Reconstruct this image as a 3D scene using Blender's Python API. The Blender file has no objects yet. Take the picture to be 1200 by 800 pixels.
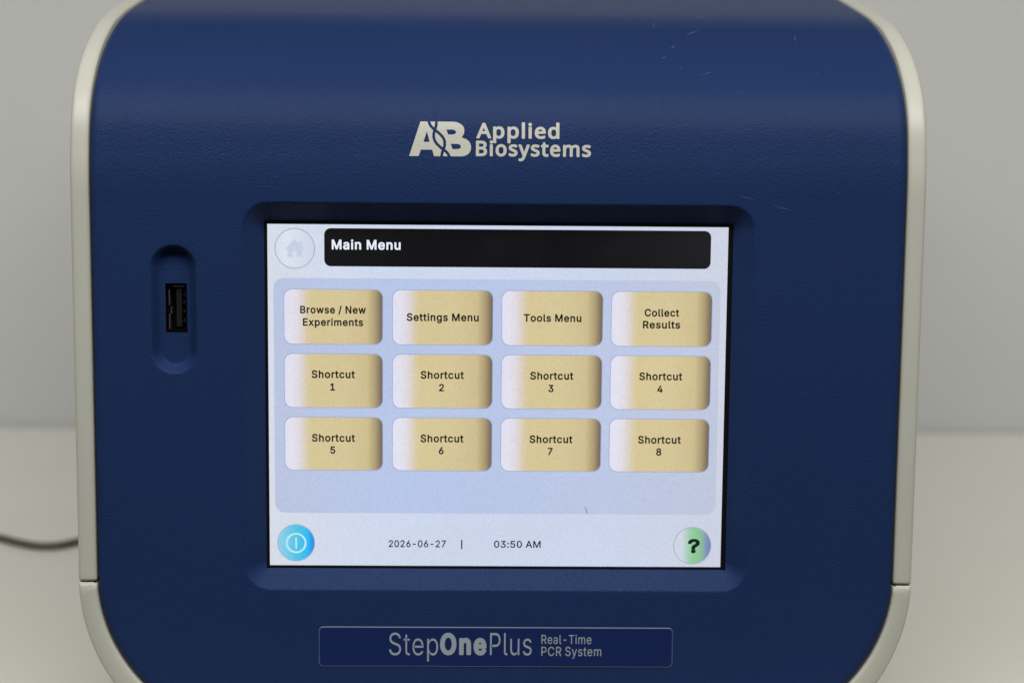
import bpy, bmesh, math, random
import numpy as np
from mathutils import Matrix, Vector

sc = bpy.context.scene
random.seed(4)
MM = 0.001

# ------------------------------------------------------------------ camera
F_PX = 2350.0                      # focal length in pixels of a 1200 px wide picture
PITCH, ROLL, YAW = math.radians(8.224), math.radians(0.5335), math.radians(-1.0686)
cam_data = bpy.data.cameras.new('camera')
cam_data.sensor_width = 22.3
cam_data.lens = F_PX / 1200 * 22.3
cam_data.clip_start, cam_data.clip_end = 0.02, 50
cam_data.dof.use_dof = True
cam_data.dof.focus_distance = 0.580
cam_data.dof.aperture_fstop = 6.3
cam_data.dof.aperture_blades = 7
cam = bpy.data.objects.new('camera', cam_data)
sc.collection.objects.link(cam)
sc.camera = cam
cp, sp, cr, sr, cy, sy = (math.cos(PITCH), math.sin(PITCH), math.cos(ROLL), math.sin(ROLL),
                          math.cos(YAW), math.sin(YAW))
rot = (np.array([[cr, -sr, 0], [sr, cr, 0], [0, 0, 1]]) @ np.array([[1, 0, 0], [0, cp, -sp], [0, sp, cp]])
       @ np.array([[cy, 0, sy], [0, 1, 0], [-sy, 0, cy]]) @ np.array([[1, 0, 0], [0, 0, -1], [0, 1, 0]]))
m3 = Matrix([list(rot[0]), list(-rot[1]), list(-rot[2])]).transposed()
cam.matrix_world = Matrix.Translation((-0.006845, -0.575758, 0.210876)) @ m3.to_4x4()

# ------------------------------------------------------------------ world, lamps, exposure
world = bpy.data.worlds.new('World')
sc.world = world
world.use_nodes = True
bg = world.node_tree.nodes['Background']
bg.inputs['Color'].default_value = (1.0, 0.99, 0.97, 1)
bg.inputs['Strength'].default_value = 0.04


def area_lamp(name, loc, target, sx, sy, watts, colour):
    d = bpy.data.lights.new(name, 'AREA')
    d.shape = 'RECTANGLE'
    d.size, d.size_y, d.energy, d.color = sx, sy, watts, colour
    o = bpy.data.objects.new(name, d)
    sc.collection.objects.link(o)
    o.location = loc
    o.rotation_euler = (Vector(target) - Vector(loc)).to_track_quat('-Z', 'Y').to_euler()
    return o


area_lamp('ceiling_lamp', (0.0, -0.60, 1.02), (0.0, 0.05, 0.12), 1.7, 0.38, 19.0, (1.0, 0.985, 0.94))
sc.view_settings.view_transform = 'Standard'
sc.view_settings.look = 'None'
sc.view_settings.exposure = 0
sc.view_settings.gamma = 1
sc.cycles.max_bounces = 8
sc.cycles.use_denoising = True


# ------------------------------------------------------------------ helpers
def srgb(r, g, b):
    f = lambda c: c / 12.92 if c <= 0.04045 else ((c + 0.055) / 1.055) ** 2.4
    return (f(r / 255), f(g / 255), f(b / 255), 1)


def mat(name, colour, rough=0.5, spec=0.5, metal=0.0, bump=None, mottle=0.0, rough_var=0.0, ior=1.5):
    """Principled material; bump = list of (scale, strength, distance); mottle = soft wear in the base colour."""
    m = bpy.data.materials.new(name)
    m.use_nodes = True
    nt = m.node_tree
    p = nt.nodes['Principled BSDF']
    p.inputs['Base Color'].default_value = colour
    p.inputs['Roughness'].default_value = rough
    p.inputs['Specular IOR Level'].default_value = spec
    p.inputs['Metallic'].default_value = metal
    p.inputs['IOR'].default_value = ior
    tc = nt.nodes.new('ShaderNodeTexCoord')
    last = None
    for scale, strength, dist in bump or []:
        n = nt.nodes.new('ShaderNodeTexNoise')
        n.inputs['Scale'].default_value = scale
        n.inputs['Detail'].default_value = 3
        n.inputs['Roughness'].default_value = 0.55
        nt.links.new(tc.outputs['Object'], n.inputs['Vector'])
        b = nt.nodes.new('ShaderNodeBump')
        b.inputs['Strength'].default_value = strength
        b.inputs['Distance'].default_value = dist
        nt.links.new(n.outputs['Fac'], b.inputs['Height'])
        if last:
            nt.links.new(last, b.inputs['Normal'])
        last = b.outputs['Normal']
    if last:
        nt.links.new(last, p.inputs['Normal'])
    if mottle:
        n = nt.nodes.new('ShaderNodeTexNoise')
        n.inputs['Scale'].default_value = 18
        n.inputs['Detail'].default_value = 6
        nt.links.new(tc.outputs['Object'], n.inputs['Vector'])
        mx = nt.nodes.new('ShaderNodeMix')
        mx.data_type = 'RGBA'
        mx.inputs['A'].default_value = tuple(c * (1 - mottle) for c in colour[:3]) + (1,)
        mx.inputs['B'].default_value = tuple(min(1, c * (1 + mottle)) for c in colour[:3]) + (1,)
        nt.links.new(n.outputs['Fac'], mx.inputs['Factor'])
        nt.links.new(mx.outputs['Result'], p.inputs['Base Color'])
    if rough_var:
        n = nt.nodes.new('ShaderNodeTexNoise')
        n.inputs['Scale'].default_value = 30
        n.inputs['Detail'].default_value = 8
        nt.links.new(tc.outputs['Object'], n.inputs['Vector'])
        r = nt.nodes.new('ShaderNodeMapRange')
        r.inputs['To Min'].default_value = rough - rough_var
        r.inputs['To Max'].default_value = rough + rough_var
        nt.links.new(n.outputs['Fac'], r.inputs['Value'])
        nt.links.new(r.outputs['Result'], p.inputs['Roughness'])
    return m


def lcd(name, stops, axis='X', strength=1.0):
    """Lit display pixels: a graphic of one colour, or a colour ramp along the graphic's own width."""
    m = bpy.data.materials.new(name)
    m.use_nodes = True
    nt = m.node_tree
    p = nt.nodes['Principled BSDF']
    p.inputs['Base Color'].default_value = (0.004, 0.004, 0.005, 1)
    p.inputs['Roughness'].default_value = 0.16
    p.inputs['Specular IOR Level'].default_value = 0.35
    tc = nt.nodes.new('ShaderNodeTexCoord')
    ramp = nt.nodes.new('ShaderNodeValToRGB')
    el = ramp.color_ramp.elements
    while len(el) < len(stops):
        el.new(0.5)
    for e, (pos, col) in zip(el, stops):
        e.position, e.color = pos, srgb(*col)
    if len(stops) == 1:
        el[1].color = srgb(*stops[0][1])
    sep = nt.nodes.new('ShaderNodeSeparateXYZ')
    nt.links.new(tc.outputs['Generated'], sep.inputs['Vector'])
    nt.links.new(sep.outputs[axis], ramp.inputs['Fac'])
    # the fine grain of the panel's pixels
    n = nt.nodes.new('ShaderNodeTexNoise')
    n.inputs['Scale'].default_value = 2600
    n.inputs['Detail'].default_value = 1
    nt.links.new(tc.outputs['Object'], n.inputs['Vector'])
    n2 = nt.nodes.new('ShaderNodeTexNoise')
    n2.inputs['Scale'].default_value = 22
    n2.inputs['Detail'].default_value = 2
    nt.links.new(tc.outputs['Object'], n2.inputs['Vector'])
    r = nt.nodes.new('ShaderNodeMapRange')
    r.inputs['From Min'].default_value, r.inputs['From Max'].default_value = 0.25, 0.75
    r.inputs['To Min'].default_value, r.inputs['To Max'].default_value = 0.93 * strength, 1.05 * strength
    nt.links.new(n.outputs['Fac'], r.inputs['Value'])
    r2 = nt.nodes.new('ShaderNodeMapRange')
    r2.inputs['From Min'].default_value, r2.inputs['From Max'].default_value = 0.25, 0.75
    r2.inputs['To Min'].default_value, r2.inputs['To Max'].default_value = 0.975, 1.025
    nt.links.new(n2.outputs['Fac'], r2.inputs['Value'])
    mul = nt.nodes.new('ShaderNodeMath')
    mul.operation = 'MULTIPLY'
    nt.links.new(r.outputs['Result'], mul.inputs[0])
    nt.links.new(r2.outputs['Result'], mul.inputs[1])
    smear = nt.nodes.new('ShaderNodeTexNoise')
    smear.inputs['Scale'].default_value = 55
    smear.inputs['Detail'].default_value = 5
    nt.links.new(tc.outputs['Object'], smear.inputs['Vector'])
    rs = nt.nodes.new('ShaderNodeMapRange')
    rs.inputs['From Min'].default_value, rs.inputs['From Max'].default_value = 0.35, 0.65
    rs.inputs['To Min'].default_value, rs.inputs['To Max'].default_value = 0.10, 0.34
    nt.links.new(smear.outputs['Fac'], rs.inputs['Value'])
    nt.links.new(rs.outputs['Result'], p.inputs['Roughness'])
    nt.links.new(ramp.outputs['Color'], p.inputs['Emission Color'])
    nt.links.new(mul.outputs['Value'], p.inputs['Emission Strength'])
    return m


def link(name, me, materials, parent=None, loc=(0, 0, 0)):
    o = bpy.data.objects.new(name, me)
    sc.collection.objects.link(o)
    for m in materials if isinstance(materials, (list, tuple)) else [materials]:
        me.materials.append(m)
    o.location = loc
    if parent:
        o.parent = parent
    return o


def mesh(name, verts, faces, smooth=False):
    me = bpy.data.meshes.new(name)
    me.from_pydata([tuple(v) for v in verts], [], [tuple(f) for f in faces])
    if smooth:
        me.polygons.foreach_set('use_smooth', [True] * len(me.polygons))
    me.update()
    return me


def ring_sweep(rings, close_ring=False, close_path=False):
    """Quads between consecutive rings of equal length."""
    n, k = len(rings), len(rings[0])
    v = [p for r in rings for p in r]
    f = []
    for i in range(n if close_path else n - 1):
        a, b = i * k, ((i + 1) % n) * k
        for j in range(k if close_ring else k - 1):
            j2 = (j + 1) % k
            f.append((a + j, a + j2, b + j2, b + j))
    return v, f


def rounded_rect(x0, y0, x1, y1, r, n=6):
    pts = []
    for cx, cy_, a0 in ((x1 - r, y1 - r, 0), (x0 + r, y1 - r, 90), (x0 + r, y0 + r, 180), (x1 - r, y0 + r, 270)):
        for i in range(n + 1):
            a = math.radians(a0 + 90 * i / n)
            pts.append((cx + r * math.cos(a), cy_ + r * math.sin(a)))
    return pts


def circle(cx, cy_, r, n=64):
    return [(cx + r * math.cos(2 * math.pi * i / n), cy_ + r * math.sin(2 * math.pi * i / n)) for i in range(n)]


def fill2d(contours):
    """Flat filled mesh (verts, faces) from 2D contours; inner contours are holes."""
    cu = bpy.data.curves.new('fill', 'CURVE')
    cu.dimensions = '2D'
    cu.fill_mode = 'BOTH'
    for c in contours:
        s = cu.splines.new('POLY')
        s.points.add(len(c) - 1)
        for p, q in zip(s.points, c):
            p.co = (q[0], q[1], 0, 1)
        s.use_cyclic_u = True
    o = bpy.data.objects.new('fill', cu)
    sc.collection.objects.link(o)
    bpy.context.view_layer.update()
    me = o.to_mesh()
    v = [tuple(x.co[:2]) for x in me.vertices]
    f = [tuple(p.vertices) for p in me.polygons]
    o.to_mesh_clear()
    bpy.data.objects.remove(o)
    bpy.data.curves.remove(cu)
    return v, f


def word(style, text, x0, x1, base, cap, up=1.0):
    """Contours of a word, its baseline at base, cap height cap, fitted between x0 and x1 (None: centred on x0)."""
    G = GLYPHS[style]
    cs, pen = [], 0.0
    for ch in text:
        adv, loops = G[ch]
        for l in loops:
            cs.append([(pen + l[i] / 1000, l[i + 1] / 1000) for i in range(0, len(l), 2)])
        pen += adv / 1000
    lo = min(p[0] for c in cs for p in c)
    hi = max(p[0] for c in cs for p in c)
    if x1 is None:
        sx = cap
        x0 = x0 - (hi - lo) * sx / 2
    else:
        sx = (x1 - x0) / (hi - lo)
    return [[(x0 + (px - lo) * sx, base + up * py * cap) for px, py in c] for c in cs]


class Flat:
    """Collects flat layers (contours, material slot, height) into one mesh lying in the XZ plane."""

    def __init__(self):
        self.v, self.f, self.m = [], [], []

    def add(self, contours, slot, lift, place):
        v, f = fill2d(contours)
        b = len(self.v)
        self.v += [place(x, y, lift) for x, y in v]
        for q in f:
            a, c, d = (Vector(self.v[b + q[i]]) for i in range(3))
            if (c - a).cross(d - a).y > 0:      # face the front of the instrument
                q = q[::-1]
            self.f.append(tuple(b + i for i in q))
            self.m.append(slot)

    def build(self, name, materials, parent):
        me = mesh(name, self.v, self.f)
        me.polygons.foreach_set('material_index', self.m)
        return link(name, me, materials, parent)


def tag(o, label=None, category=None, group=None, kind=None):
    for k, val in (('label', label), ('category', category), ('group', group), ('kind', kind)):
        if val:
            o[k] = val
    return o

# ------------------------------------------------------------------ letter outlines (per mille of cap height)
GLYPHS = {
 'logo': {
  'A': (900, [[5,0,-18,4,-30,13,-41,35,-38,58,318,974,325,988,348,1003,463,1004,484,997,502,974,858,58,856,23,841,6,818,0,692,1,671,12,564,275,555,284,268,284,257,282,251,275,146,12,119,0],[325,470,488,470,490,482,417,680,406,686]]),
  'B': (914, [[129,0,106,4,95,13,83,46,86,974,95,987,118,999,439,999,507,992,587,976,668,943,702,919,734,883,762,825,773,780,775,711,759,635,733,585,679,528,725,498,759,462,783,424,799,379,806,321,805,264,793,207,771,153,735,104,691,65,633,34,576,15,473,1],[284,184,461,182,519,192,553,207,584,241,599,287,599,333,582,379,553,404,496,424,439,430,290,430,283,424,282,413],[282,619,290,610,439,611,496,617,530,629,558,654,571,688,572,734,562,768,540,791,484,810,427,817,290,818,282,803]]),
  'd': (869, [[350,-13,259,0,190,29,121,86,84,137,50,217,32,320,31,446,49,549,71,606,114,675,155,717,224,759,304,781,373,784,453,771,522,740,526,1019,534,1041,547,1053,568,1059,694,1057,714,1042,722,1019,721,33,708,10,694,2,591,0,562,10,545,47,499,20,453,1,408,-9],[325,171,396,165,453,179,489,205,516,263,527,366,516,492,488,562,465,585,430,600,350,606,304,590,282,572,266,549,239,480,229,377,242,274,254,240,275,205,293,187]]),
  'e': (803, [[396,-13,327,-7,247,15,188,45,132,89,94,137,59,205,41,263,30,343,32,446,47,526,72,595,106,652,146,698,213,746,281,773,339,783,408,783,476,771,545,742,591,709,632,664,665,606,689,538,699,469,699,354,684,331,671,324,233,320,243,274,270,224,304,193,350,173,408,167,488,173,625,214,648,209,664,194,669,171,669,68,660,47,648,37,534,-1,465,-10],[242,503,247,496,259,495,488,496,495,503,480,549,454,583,419,603,373,609,327,602,291,583,261,549]]),
  'i': (410, [[105,0,80,12,68,35,68,734,82,761,105,771,231,771,254,757,264,734,263,35,251,12,231,1],[128,809,86,837,66,871,59,917,66,963,87,997,128,1023,173,1029,208,1022,245,997,266,963,274,917,267,871,246,837,208,811,173,803]]),
  'l': (410, [[114,0,91,4,79,13,68,46,68,1020,79,1046,102,1058,228,1059,251,1047,264,1020,263,35,251,12,228,0]]),
  'm': (1280, [[114,0,91,4,79,13,68,46,68,734,77,757,91,767,205,771,228,760,251,729,297,756,354,776,412,784,480,781,526,772,572,754,606,733,641,701,698,740,767,770,836,783,904,783,950,775,1008,755,1044,734,1088,688,1121,619,1137,528,1138,46,1134,23,1122,9,1099,0,985,0,962,7,947,23,943,46,940,528,930,562,914,585,881,602,847,606,790,599,755,584,726,550,709,505,700,424,700,46,696,23,687,11,664,0,549,0,518,12,510,23,505,46,502,528,492,562,469,590,435,604,400,606,354,600,320,584,291,550,274,505,264,424,264,46,259,23,251,12,228,0]]),
  'o': (856, [[373,-12,293,-2,224,23,167,60,114,114,75,174,46,251,32,331,30,423,40,503,60,572,98,643,146,698,201,738,259,764,327,780,419,783,488,773,556,747,625,702,671,652,706,595,732,526,747,434,748,354,738,274,714,194,683,135,637,79,579,36,511,5,442,-9],[337,171,408,165,442,171,476,187,515,228,540,297,548,412,542,469,529,515,511,549,488,575,465,590,430,602,362,604,327,597,299,583,281,569,259,538,239,480,230,423,230,366,236,308,247,263,263,228,281,204,304,185]]),
  'p': (869, [[114,-308,80,-296,72,-285,68,-262,71,746,79,759,102,771,205,771,232,758,251,727,286,750,331,769,423,784,492,780,569,758,641,713,675,678,719,609,740,552,758,449,759,345,745,242,722,174,690,116,652,70,606,34,549,6,492,-8,412,-12,354,-4,274,28,266,25,264,-262,259,-285,251,-296,228,-308],[353,174,423,164,480,179,521,219,549,288,560,391,547,494,515,563,492,585,457,601,389,605,331,589,297,558,274,502,264,391,274,277,285,242,304,208,329,185]]),
  's': (694, [[265,-13,139,2,77,22,36,45,25,68,25,171,30,194,47,212,70,217,208,170,265,162,334,165,368,173,391,186,404,205,402,239,391,253,357,276,162,361,116,387,82,416,49,457,31,503,24,560,32,618,50,664,82,703,116,731,173,760,242,778,322,784,402,779,471,766,563,733,583,709,579,675,540,585,528,572,494,566,391,600,299,608,265,604,230,591,219,580,215,560,219,549,248,526,460,434,506,408,542,377,576,331,593,285,599,228,589,159,574,123,551,88,520,56,483,31,391,-2]]),
  't': (543, [[312,-13,243,-4,186,18,140,53,105,102,84,159,77,217,76,595,71,601,2,605,-13,618,-21,641,-21,698,-13,721,2,734,82,772,126,904,140,921,163,929,243,928,266,910,272,893,273,778,277,773,438,771,461,758,472,732,472,641,463,618,450,606,426,601,289,601,273,595,273,240,282,194,300,173,323,164,449,175,469,159,477,137,477,45,461,16,403,-4]]),
  'y': (734, [[98,-308,6,-297,-17,-284,-27,-262,-28,-170,-23,-147,-14,-136,6,-126,98,-132,132,-126,154,-113,190,-67,233,36,-36,712,-37,746,-29,759,-6,771,120,771,152,758,327,306,338,308,499,753,510,765,533,771,671,768,693,746,693,712,398,-67,367,-136,315,-215,258,-267,224,-286,178,-301]]),
  ' ': (364, []),
 },
 'ui': {
  '/': (528, [[30,-138,8,-134,-4,-125,-15,-92,283,1016,294,1033,317,1043,432,1042,452,1032,460,1020,462,986,168,-107,157,-126,134,-137]]),
  '1': (896, [[142,0,109,12,97,35,96,138,108,168,131,181,340,184,341,757,337,769,177,651,142,647,130,654,115,677,116,826,131,844,337,995,360,1000,509,998,528,986,539,963,541,184,704,181,731,172,741,161,746,138,742,23,727,7,704,0]]),
  '2': (896, [[120,0,86,12,74,35,74,126,80,149,475,575,521,645,532,677,536,711,532,745,523,768,492,803,441,825,372,826,326,809,295,780,278,745,267,677,246,656,108,654,89,665,77,688,82,757,103,826,135,883,176,929,222,963,280,991,349,1008,406,1012,475,1006,544,986,590,962,634,929,670,889,696,848,715,803,725,757,728,711,723,654,693,567,638,482,540,367,375,195,383,186,395,185,716,183,732,172,743,149,739,23,727,9,704,0]]),
  '3': (896, [[393,-12,324,-7,255,9,198,33,141,71,95,118,63,171,44,229,38,286,49,308,72,320,209,319,234,297,245,252,267,217,301,192,358,175,416,174,462,183,496,198,530,229,549,274,551,320,538,366,508,405,473,427,427,441,267,449,254,458,242,481,244,596,430,813,129,815,106,820,85,848,87,974,106,995,129,1000,679,999,702,986,713,962,711,859,493,607,576,575,622,549,668,510,702,466,730,412,746,355,749,274,739,217,702,137,665,91,622,55,576,28,519,5,462,-7]]),
  '4': (896, [[512,0,479,12,467,35,466,185,454,190,65,191,42,203,30,229,34,344,408,978,420,991,443,1000,569,999,592,985,601,952,267,378,466,378,470,631,477,642,500,655,626,654,648,642,659,619,659,378,764,371,780,356,786,333,786,229,778,207,752,191,672,190,659,184,659,35,649,14,626,1]]),
  '5': (896, [[399,-12,342,-8,284,4,238,22,193,49,147,88,116,125,90,171,75,217,67,286,89,314,112,318,227,318,246,309,256,297,273,240,307,202,364,176,433,176,479,195,514,225,536,264,549,320,545,378,525,427,491,466,445,491,399,499,342,493,296,478,238,444,112,456,89,471,80,504,134,974,147,990,170,1000,674,998,697,978,702,951,701,848,687,825,674,817,319,815,312,813,307,803,293,664,376,682,456,682,525,666,594,633,651,585,695,527,727,458,744,378,745,309,735,240,702,160,663,103,605,51,548,18,468,-6]]),
  '6': (896, [[406,-12,325,-3,257,21,188,66,143,114,103,183,84,240,73,332,80,401,107,492,153,584,423,985,452,1000,589,999,612,985,619,974,617,939,421,653,509,640,566,621,626,584,673,538,715,469,733,412,742,332,738,263,723,206,697,148,665,103,623,62,578,30,520,5,463,-8],[391,171,452,177,497,202,532,248,547,297,545,366,520,422,483,458,429,477,371,474,325,453,288,412,269,355,271,286,295,229,337,189]]),
  '7': (896, [[174,0,151,8,140,20,134,35,137,58,518,814,117,815,94,819,82,828,71,848,74,975,94,996,117,1000,701,1000,724,995,736,985,745,963,743,837,334,23,323,9,300,0]]),
  '8': (896, [[408,-12,339,-8,270,8,201,38,155,69,111,114,76,171,57,229,52,286,60,355,80,412,117,469,176,527,144,559,119,595,90,676,87,756,95,802,113,848,162,916,224,965,270,988,316,1002,408,1012,499,1002,545,987,591,965,653,916,702,848,720,802,728,756,725,676,696,595,671,559,639,527,698,469,735,412,756,355,764,286,759,229,740,171,705,114,660,69,591,26,534,4,476,-8],[332,183,385,173,442,174,499,189,534,213,559,252,565,297,555,343,531,378,476,412,408,424,339,412,284,378,256,332,250,297,253,263,261,240,282,212],[381,607,431,606,472,618,504,641,527,676,534,710,529,756,509,790,476,815,419,829,362,823,318,802,291,767,281,710,293,664,327,627]]),
  'B': (901, [[113,0,80,12,71,23,67,46,70,975,79,987,101,999,434,1000,526,992,611,963,663,929,707,883,734,837,755,768,759,699,747,631,718,573,672,528,722,482,749,447,769,413,785,367,794,310,793,252,784,207,762,149,730,103,686,64,640,37,571,13,480,1],[266,195,273,186,445,186,503,190,537,199,571,221,593,252,599,287,591,333,559,378,503,409,457,416,273,416,266,401],[266,608,273,598,434,598,468,602,503,613,537,639,559,677,564,722,555,757,526,792,480,810,273,814,266,803]]),
  'C': (998, [[478,-12,398,-5,295,27,215,75,157,128,90,229,57,309,38,401,31,504,37,595,60,699,107,802,157,871,219,928,295,973,398,1005,478,1012,559,1006,627,989,696,959,765,911,814,859,857,790,886,710,893,676,891,655,880,638,857,628,719,631,698,653,678,710,647,756,605,790,547,814,501,821,456,820,410,811,361,790,316,756,280,710,252,653,236,595,229,527,232,435,245,366,275,297,318,242,375,202,433,183,501,179,570,194,630,229,670,274,702,355,719,369,857,372,880,362,894,332,875,252,845,187,801,125,754,80,696,41,627,11,559,-6]]),
  'E': (833, [[113,0,80,12,71,23,67,46,70,975,90,996,113,1000,686,997,709,976,713,952,712,848,700,826,686,817,273,814,266,803,266,608,273,599,640,598,671,585,679,573,682,550,682,447,670,424,652,414,273,412,266,401,266,195,273,186,285,186,689,184,707,172,718,149,714,23,698,6,675,0]]),
  'M': (1211, [[113,0,80,12,71,23,67,46,67,952,70,975,79,987,101,999,273,1000,304,986,560,333,571,322,824,980,835,993,858,1000,1030,999,1053,988,1062,975,1065,952,1065,46,1053,12,1030,1,904,0,881,11,872,23,868,46,868,516,864,539,858,545,652,21,640,8,617,0,514,0,491,8,479,23,273,538,264,550,262,565,261,35,248,12,228,1]]),
  'N': (1022, [[113,0,80,12,71,23,67,46,67,952,77,986,90,996,113,1000,250,1000,276,986,675,360,681,975,698,994,720,1000,835,1000,858,993,873,975,877,952,877,46,869,19,858,7,835,0,698,0,669,12,273,634,266,619,266,35,254,12,239,2]]),
  'R': (888, [[113,0,80,12,71,23,67,46,70,975,79,987,101,999,434,1000,537,988,617,960,667,929,713,883,748,826,771,757,779,699,778,642,769,585,754,539,709,466,675,432,629,401,628,390,809,58,808,23,800,12,778,1,640,0,617,5,599,23,422,353,273,356,266,344,266,46,262,23,250,9,228,0],[266,550,273,543,445,544,503,554,537,571,567,608,579,654,576,722,554,768,514,798,468,811,272,814,266,803]]),
  'S': (884, [[406,-16,337,-12,268,1,193,30,139,64,96,106,63,156,37,225,28,282,31,305,39,316,62,329,200,328,226,305,241,248,268,212,314,186,383,172,440,174,498,188,542,213,571,248,579,271,580,305,573,328,552,351,486,385,280,445,186,489,142,520,104,557,74,608,59,649,52,718,64,798,90,855,131,908,188,954,257,987,326,1005,406,1012,475,1008,555,989,612,963,668,924,710,878,743,821,762,752,761,706,750,692,727,682,596,683,577,695,552,764,521,796,463,820,394,826,326,814,280,787,261,764,252,741,250,706,257,683,280,659,326,633,566,559,624,533,670,504,715,463,752,408,769,362,778,294,773,236,750,167,715,110,670,66,601,23,544,2,475,-12]]),
  'T': (888, [[348,0,319,12,306,35,303,814,62,814,39,819,27,827,16,848,19,975,39,996,62,1000,765,998,782,986,793,963,792,848,773,820,750,814,509,814,504,803,504,35,491,12,475,2]]),
  'c': (792, [[376,-15,307,-9,227,16,163,54,114,100,78,151,43,227,25,306,20,375,25,455,40,524,68,593,115,662,169,712,238,751,307,770,376,776,433,772,490,758,536,739,587,708,624,673,659,627,686,570,693,536,682,513,664,501,548,472,525,478,513,488,483,547,459,570,433,584,399,593,353,593,295,574,266,547,243,513,226,467,217,421,220,318,249,238,276,203,307,181,341,170,376,167,421,173,467,197,492,226,513,274,536,292,559,293,674,263,689,249,696,226,683,180,659,134,624,89,582,51,536,22,490,3,433,-10]]),
  'e': (807, [[387,-15,318,-10,250,7,192,34,135,78,80,146,51,203,31,272,21,341,22,421,37,513,62,582,96,639,135,685,204,735,272,763,341,775,410,774,490,756,548,729,605,685,651,628,680,570,698,513,710,421,708,334,697,316,674,306,227,304,221,295,228,272,261,214,307,181,353,168,410,168,456,181,490,208,521,261,548,273,674,243,694,226,699,203,679,146,649,100,605,57,559,27,502,3,456,-9],[226,490,238,481,490,481,502,483,505,490,485,536,456,568,421,587,376,595,330,591,284,570,249,536]]),
  'g': (845, [[364,-271,250,-256,204,-240,155,-214,112,-180,73,-134,53,-99,54,-65,78,-43,181,10,204,4,254,-53,295,-80,364,-92,433,-85,478,-65,501,-42,516,-8,519,50,513,57,460,27,410,13,353,9,295,13,204,42,158,70,116,107,61,187,30,279,21,348,21,417,40,531,74,611,114,669,180,726,238,756,318,774,399,773,456,759,513,727,536,755,559,766,685,764,705,749,713,726,713,27,702,-65,685,-111,662,-148,628,-187,582,-221,490,-258,433,-268],[313,199,353,190,387,190,444,207,485,245,513,310,521,405,517,451,504,497,488,531,467,557,441,577,410,590,353,594,295,576,251,531,223,462,216,371,230,290,262,233,284,214]]),
  'h': (818, [[99,0,66,12,58,23,53,46,54,963,65,987,88,999,214,999,236,986,246,963,248,730,305,757,352,771,409,776,478,769,535,751,581,723,618,688,650,641,672,585,684,505,685,35,673,12,650,0,524,1,497,23,492,46,489,505,477,539,448,573,409,590,363,593,317,581,288,562,262,528,251,493,246,447,246,46,242,23,234,12,214,1]]),
  'i': (379, [[102,0,68,10,54,35,54,734,68,757,91,767,205,767,232,757,241,745,246,722,246,35,233,12,217,2],[125,801,91,814,53,848,34,894,36,940,56,981,91,1011,136,1026,182,1023,217,1008,251,974,268,929,265,883,249,848,211,814,171,800]]),
  'l': (420, [[248,-4,171,7,122,32,99,54,76,87,58,145,53,202,53,959,65,987,88,999,214,999,237,985,245,970,248,191,260,177,306,181,336,168,347,145,367,42,356,19,340,8]]),
  'm': (1178, [[99,0,66,12,58,23,53,46,53,722,59,745,68,757,88,766,203,767,225,759,248,731,283,752,329,770,374,778,420,778,455,772,501,755,546,722,569,696,581,692,627,731,684,761,741,776,810,778,856,771,913,749,954,722,988,688,1011,654,1030,608,1045,528,1045,46,1041,23,1028,8,1005,0,890,0,867,9,857,23,852,46,850,528,843,550,822,576,787,592,753,596,718,591,684,574,662,550,649,516,646,46,642,23,627,7,604,0,489,0,466,11,457,23,453,46,451,528,443,551,420,578,397,590,363,596,329,592,291,573,261,539,249,505,246,46,242,23,234,12,214,1]]),
  'n': (817, [[99,0,66,12,54,35,53,722,59,745,68,757,88,766,203,767,228,757,248,727,329,765,409,776,489,766,535,750,569,731,608,699,642,654,668,596,681,539,685,470,685,46,681,23,661,4,638,0,524,1,497,23,492,46,489,505,477,539,448,573,420,587,374,593,329,585,294,567,269,539,251,493,246,447,246,46,242,23,234,12,214,1]]),
  'o': (827, [[376,-15,307,-9,227,16,163,54,114,100,78,151,43,227,25,306,20,375,25,455,40,524,68,593,115,662,169,712,238,751,307,770,376,776,444,770,525,744,585,708,634,662,680,593,708,524,723,455,728,375,724,306,701,215,668,146,628,92,582,51,513,12,444,-8],[346,169,387,167,421,173,444,182,473,203,512,261,532,341,530,432,506,513,483,547,458,570,433,584,399,593,330,589,307,580,277,559,238,501,217,421,219,329,243,249,265,215,289,192,318,176]]),
  'p': (844, [[99,-257,76,-253,65,-245,53,-211,56,740,65,754,88,766,203,767,234,752,248,723,322,763,409,776,478,770,535,753,604,714,659,660,702,591,727,522,744,419,743,339,729,247,705,179,673,121,627,67,569,25,512,0,443,-14,363,-11,306,5,248,38,246,-211,242,-234,234,-246,214,-256],[339,179,374,169,409,168,466,184,489,202,512,230,542,305,549,408,530,500,512,534,489,561,463,580,432,591,363,591,317,572,281,534,253,465,245,362,258,282,272,247,294,213]]),
  'r': (546, [[99,0,66,12,54,35,53,722,59,745,68,757,88,766,203,767,225,759,248,735,294,760,340,773,386,777,455,772,473,757,480,734,480,619,471,596,443,581,363,587,317,577,277,550,251,505,247,470,246,46,242,23,234,12,214,1]]),
  's': (737, [[321,-15,252,-9,206,2,160,21,114,50,80,83,52,123,32,169,23,215,32,238,46,249,172,275,200,261,220,215,238,192,286,169,332,165,378,171,412,185,435,207,440,238,435,249,412,267,218,320,172,338,126,366,92,398,69,430,45,501,44,559,58,616,83,662,126,708,172,738,241,764,309,775,367,775,458,757,504,736,543,708,575,673,604,627,625,570,622,547,596,524,481,500,453,513,428,559,401,586,367,597,321,599,286,592,252,572,238,547,240,524,252,510,275,498,481,441,562,398,596,363,622,318,637,261,638,215,629,169,610,123,576,77,539,45,493,19,435,-2,378,-12]]),
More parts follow.
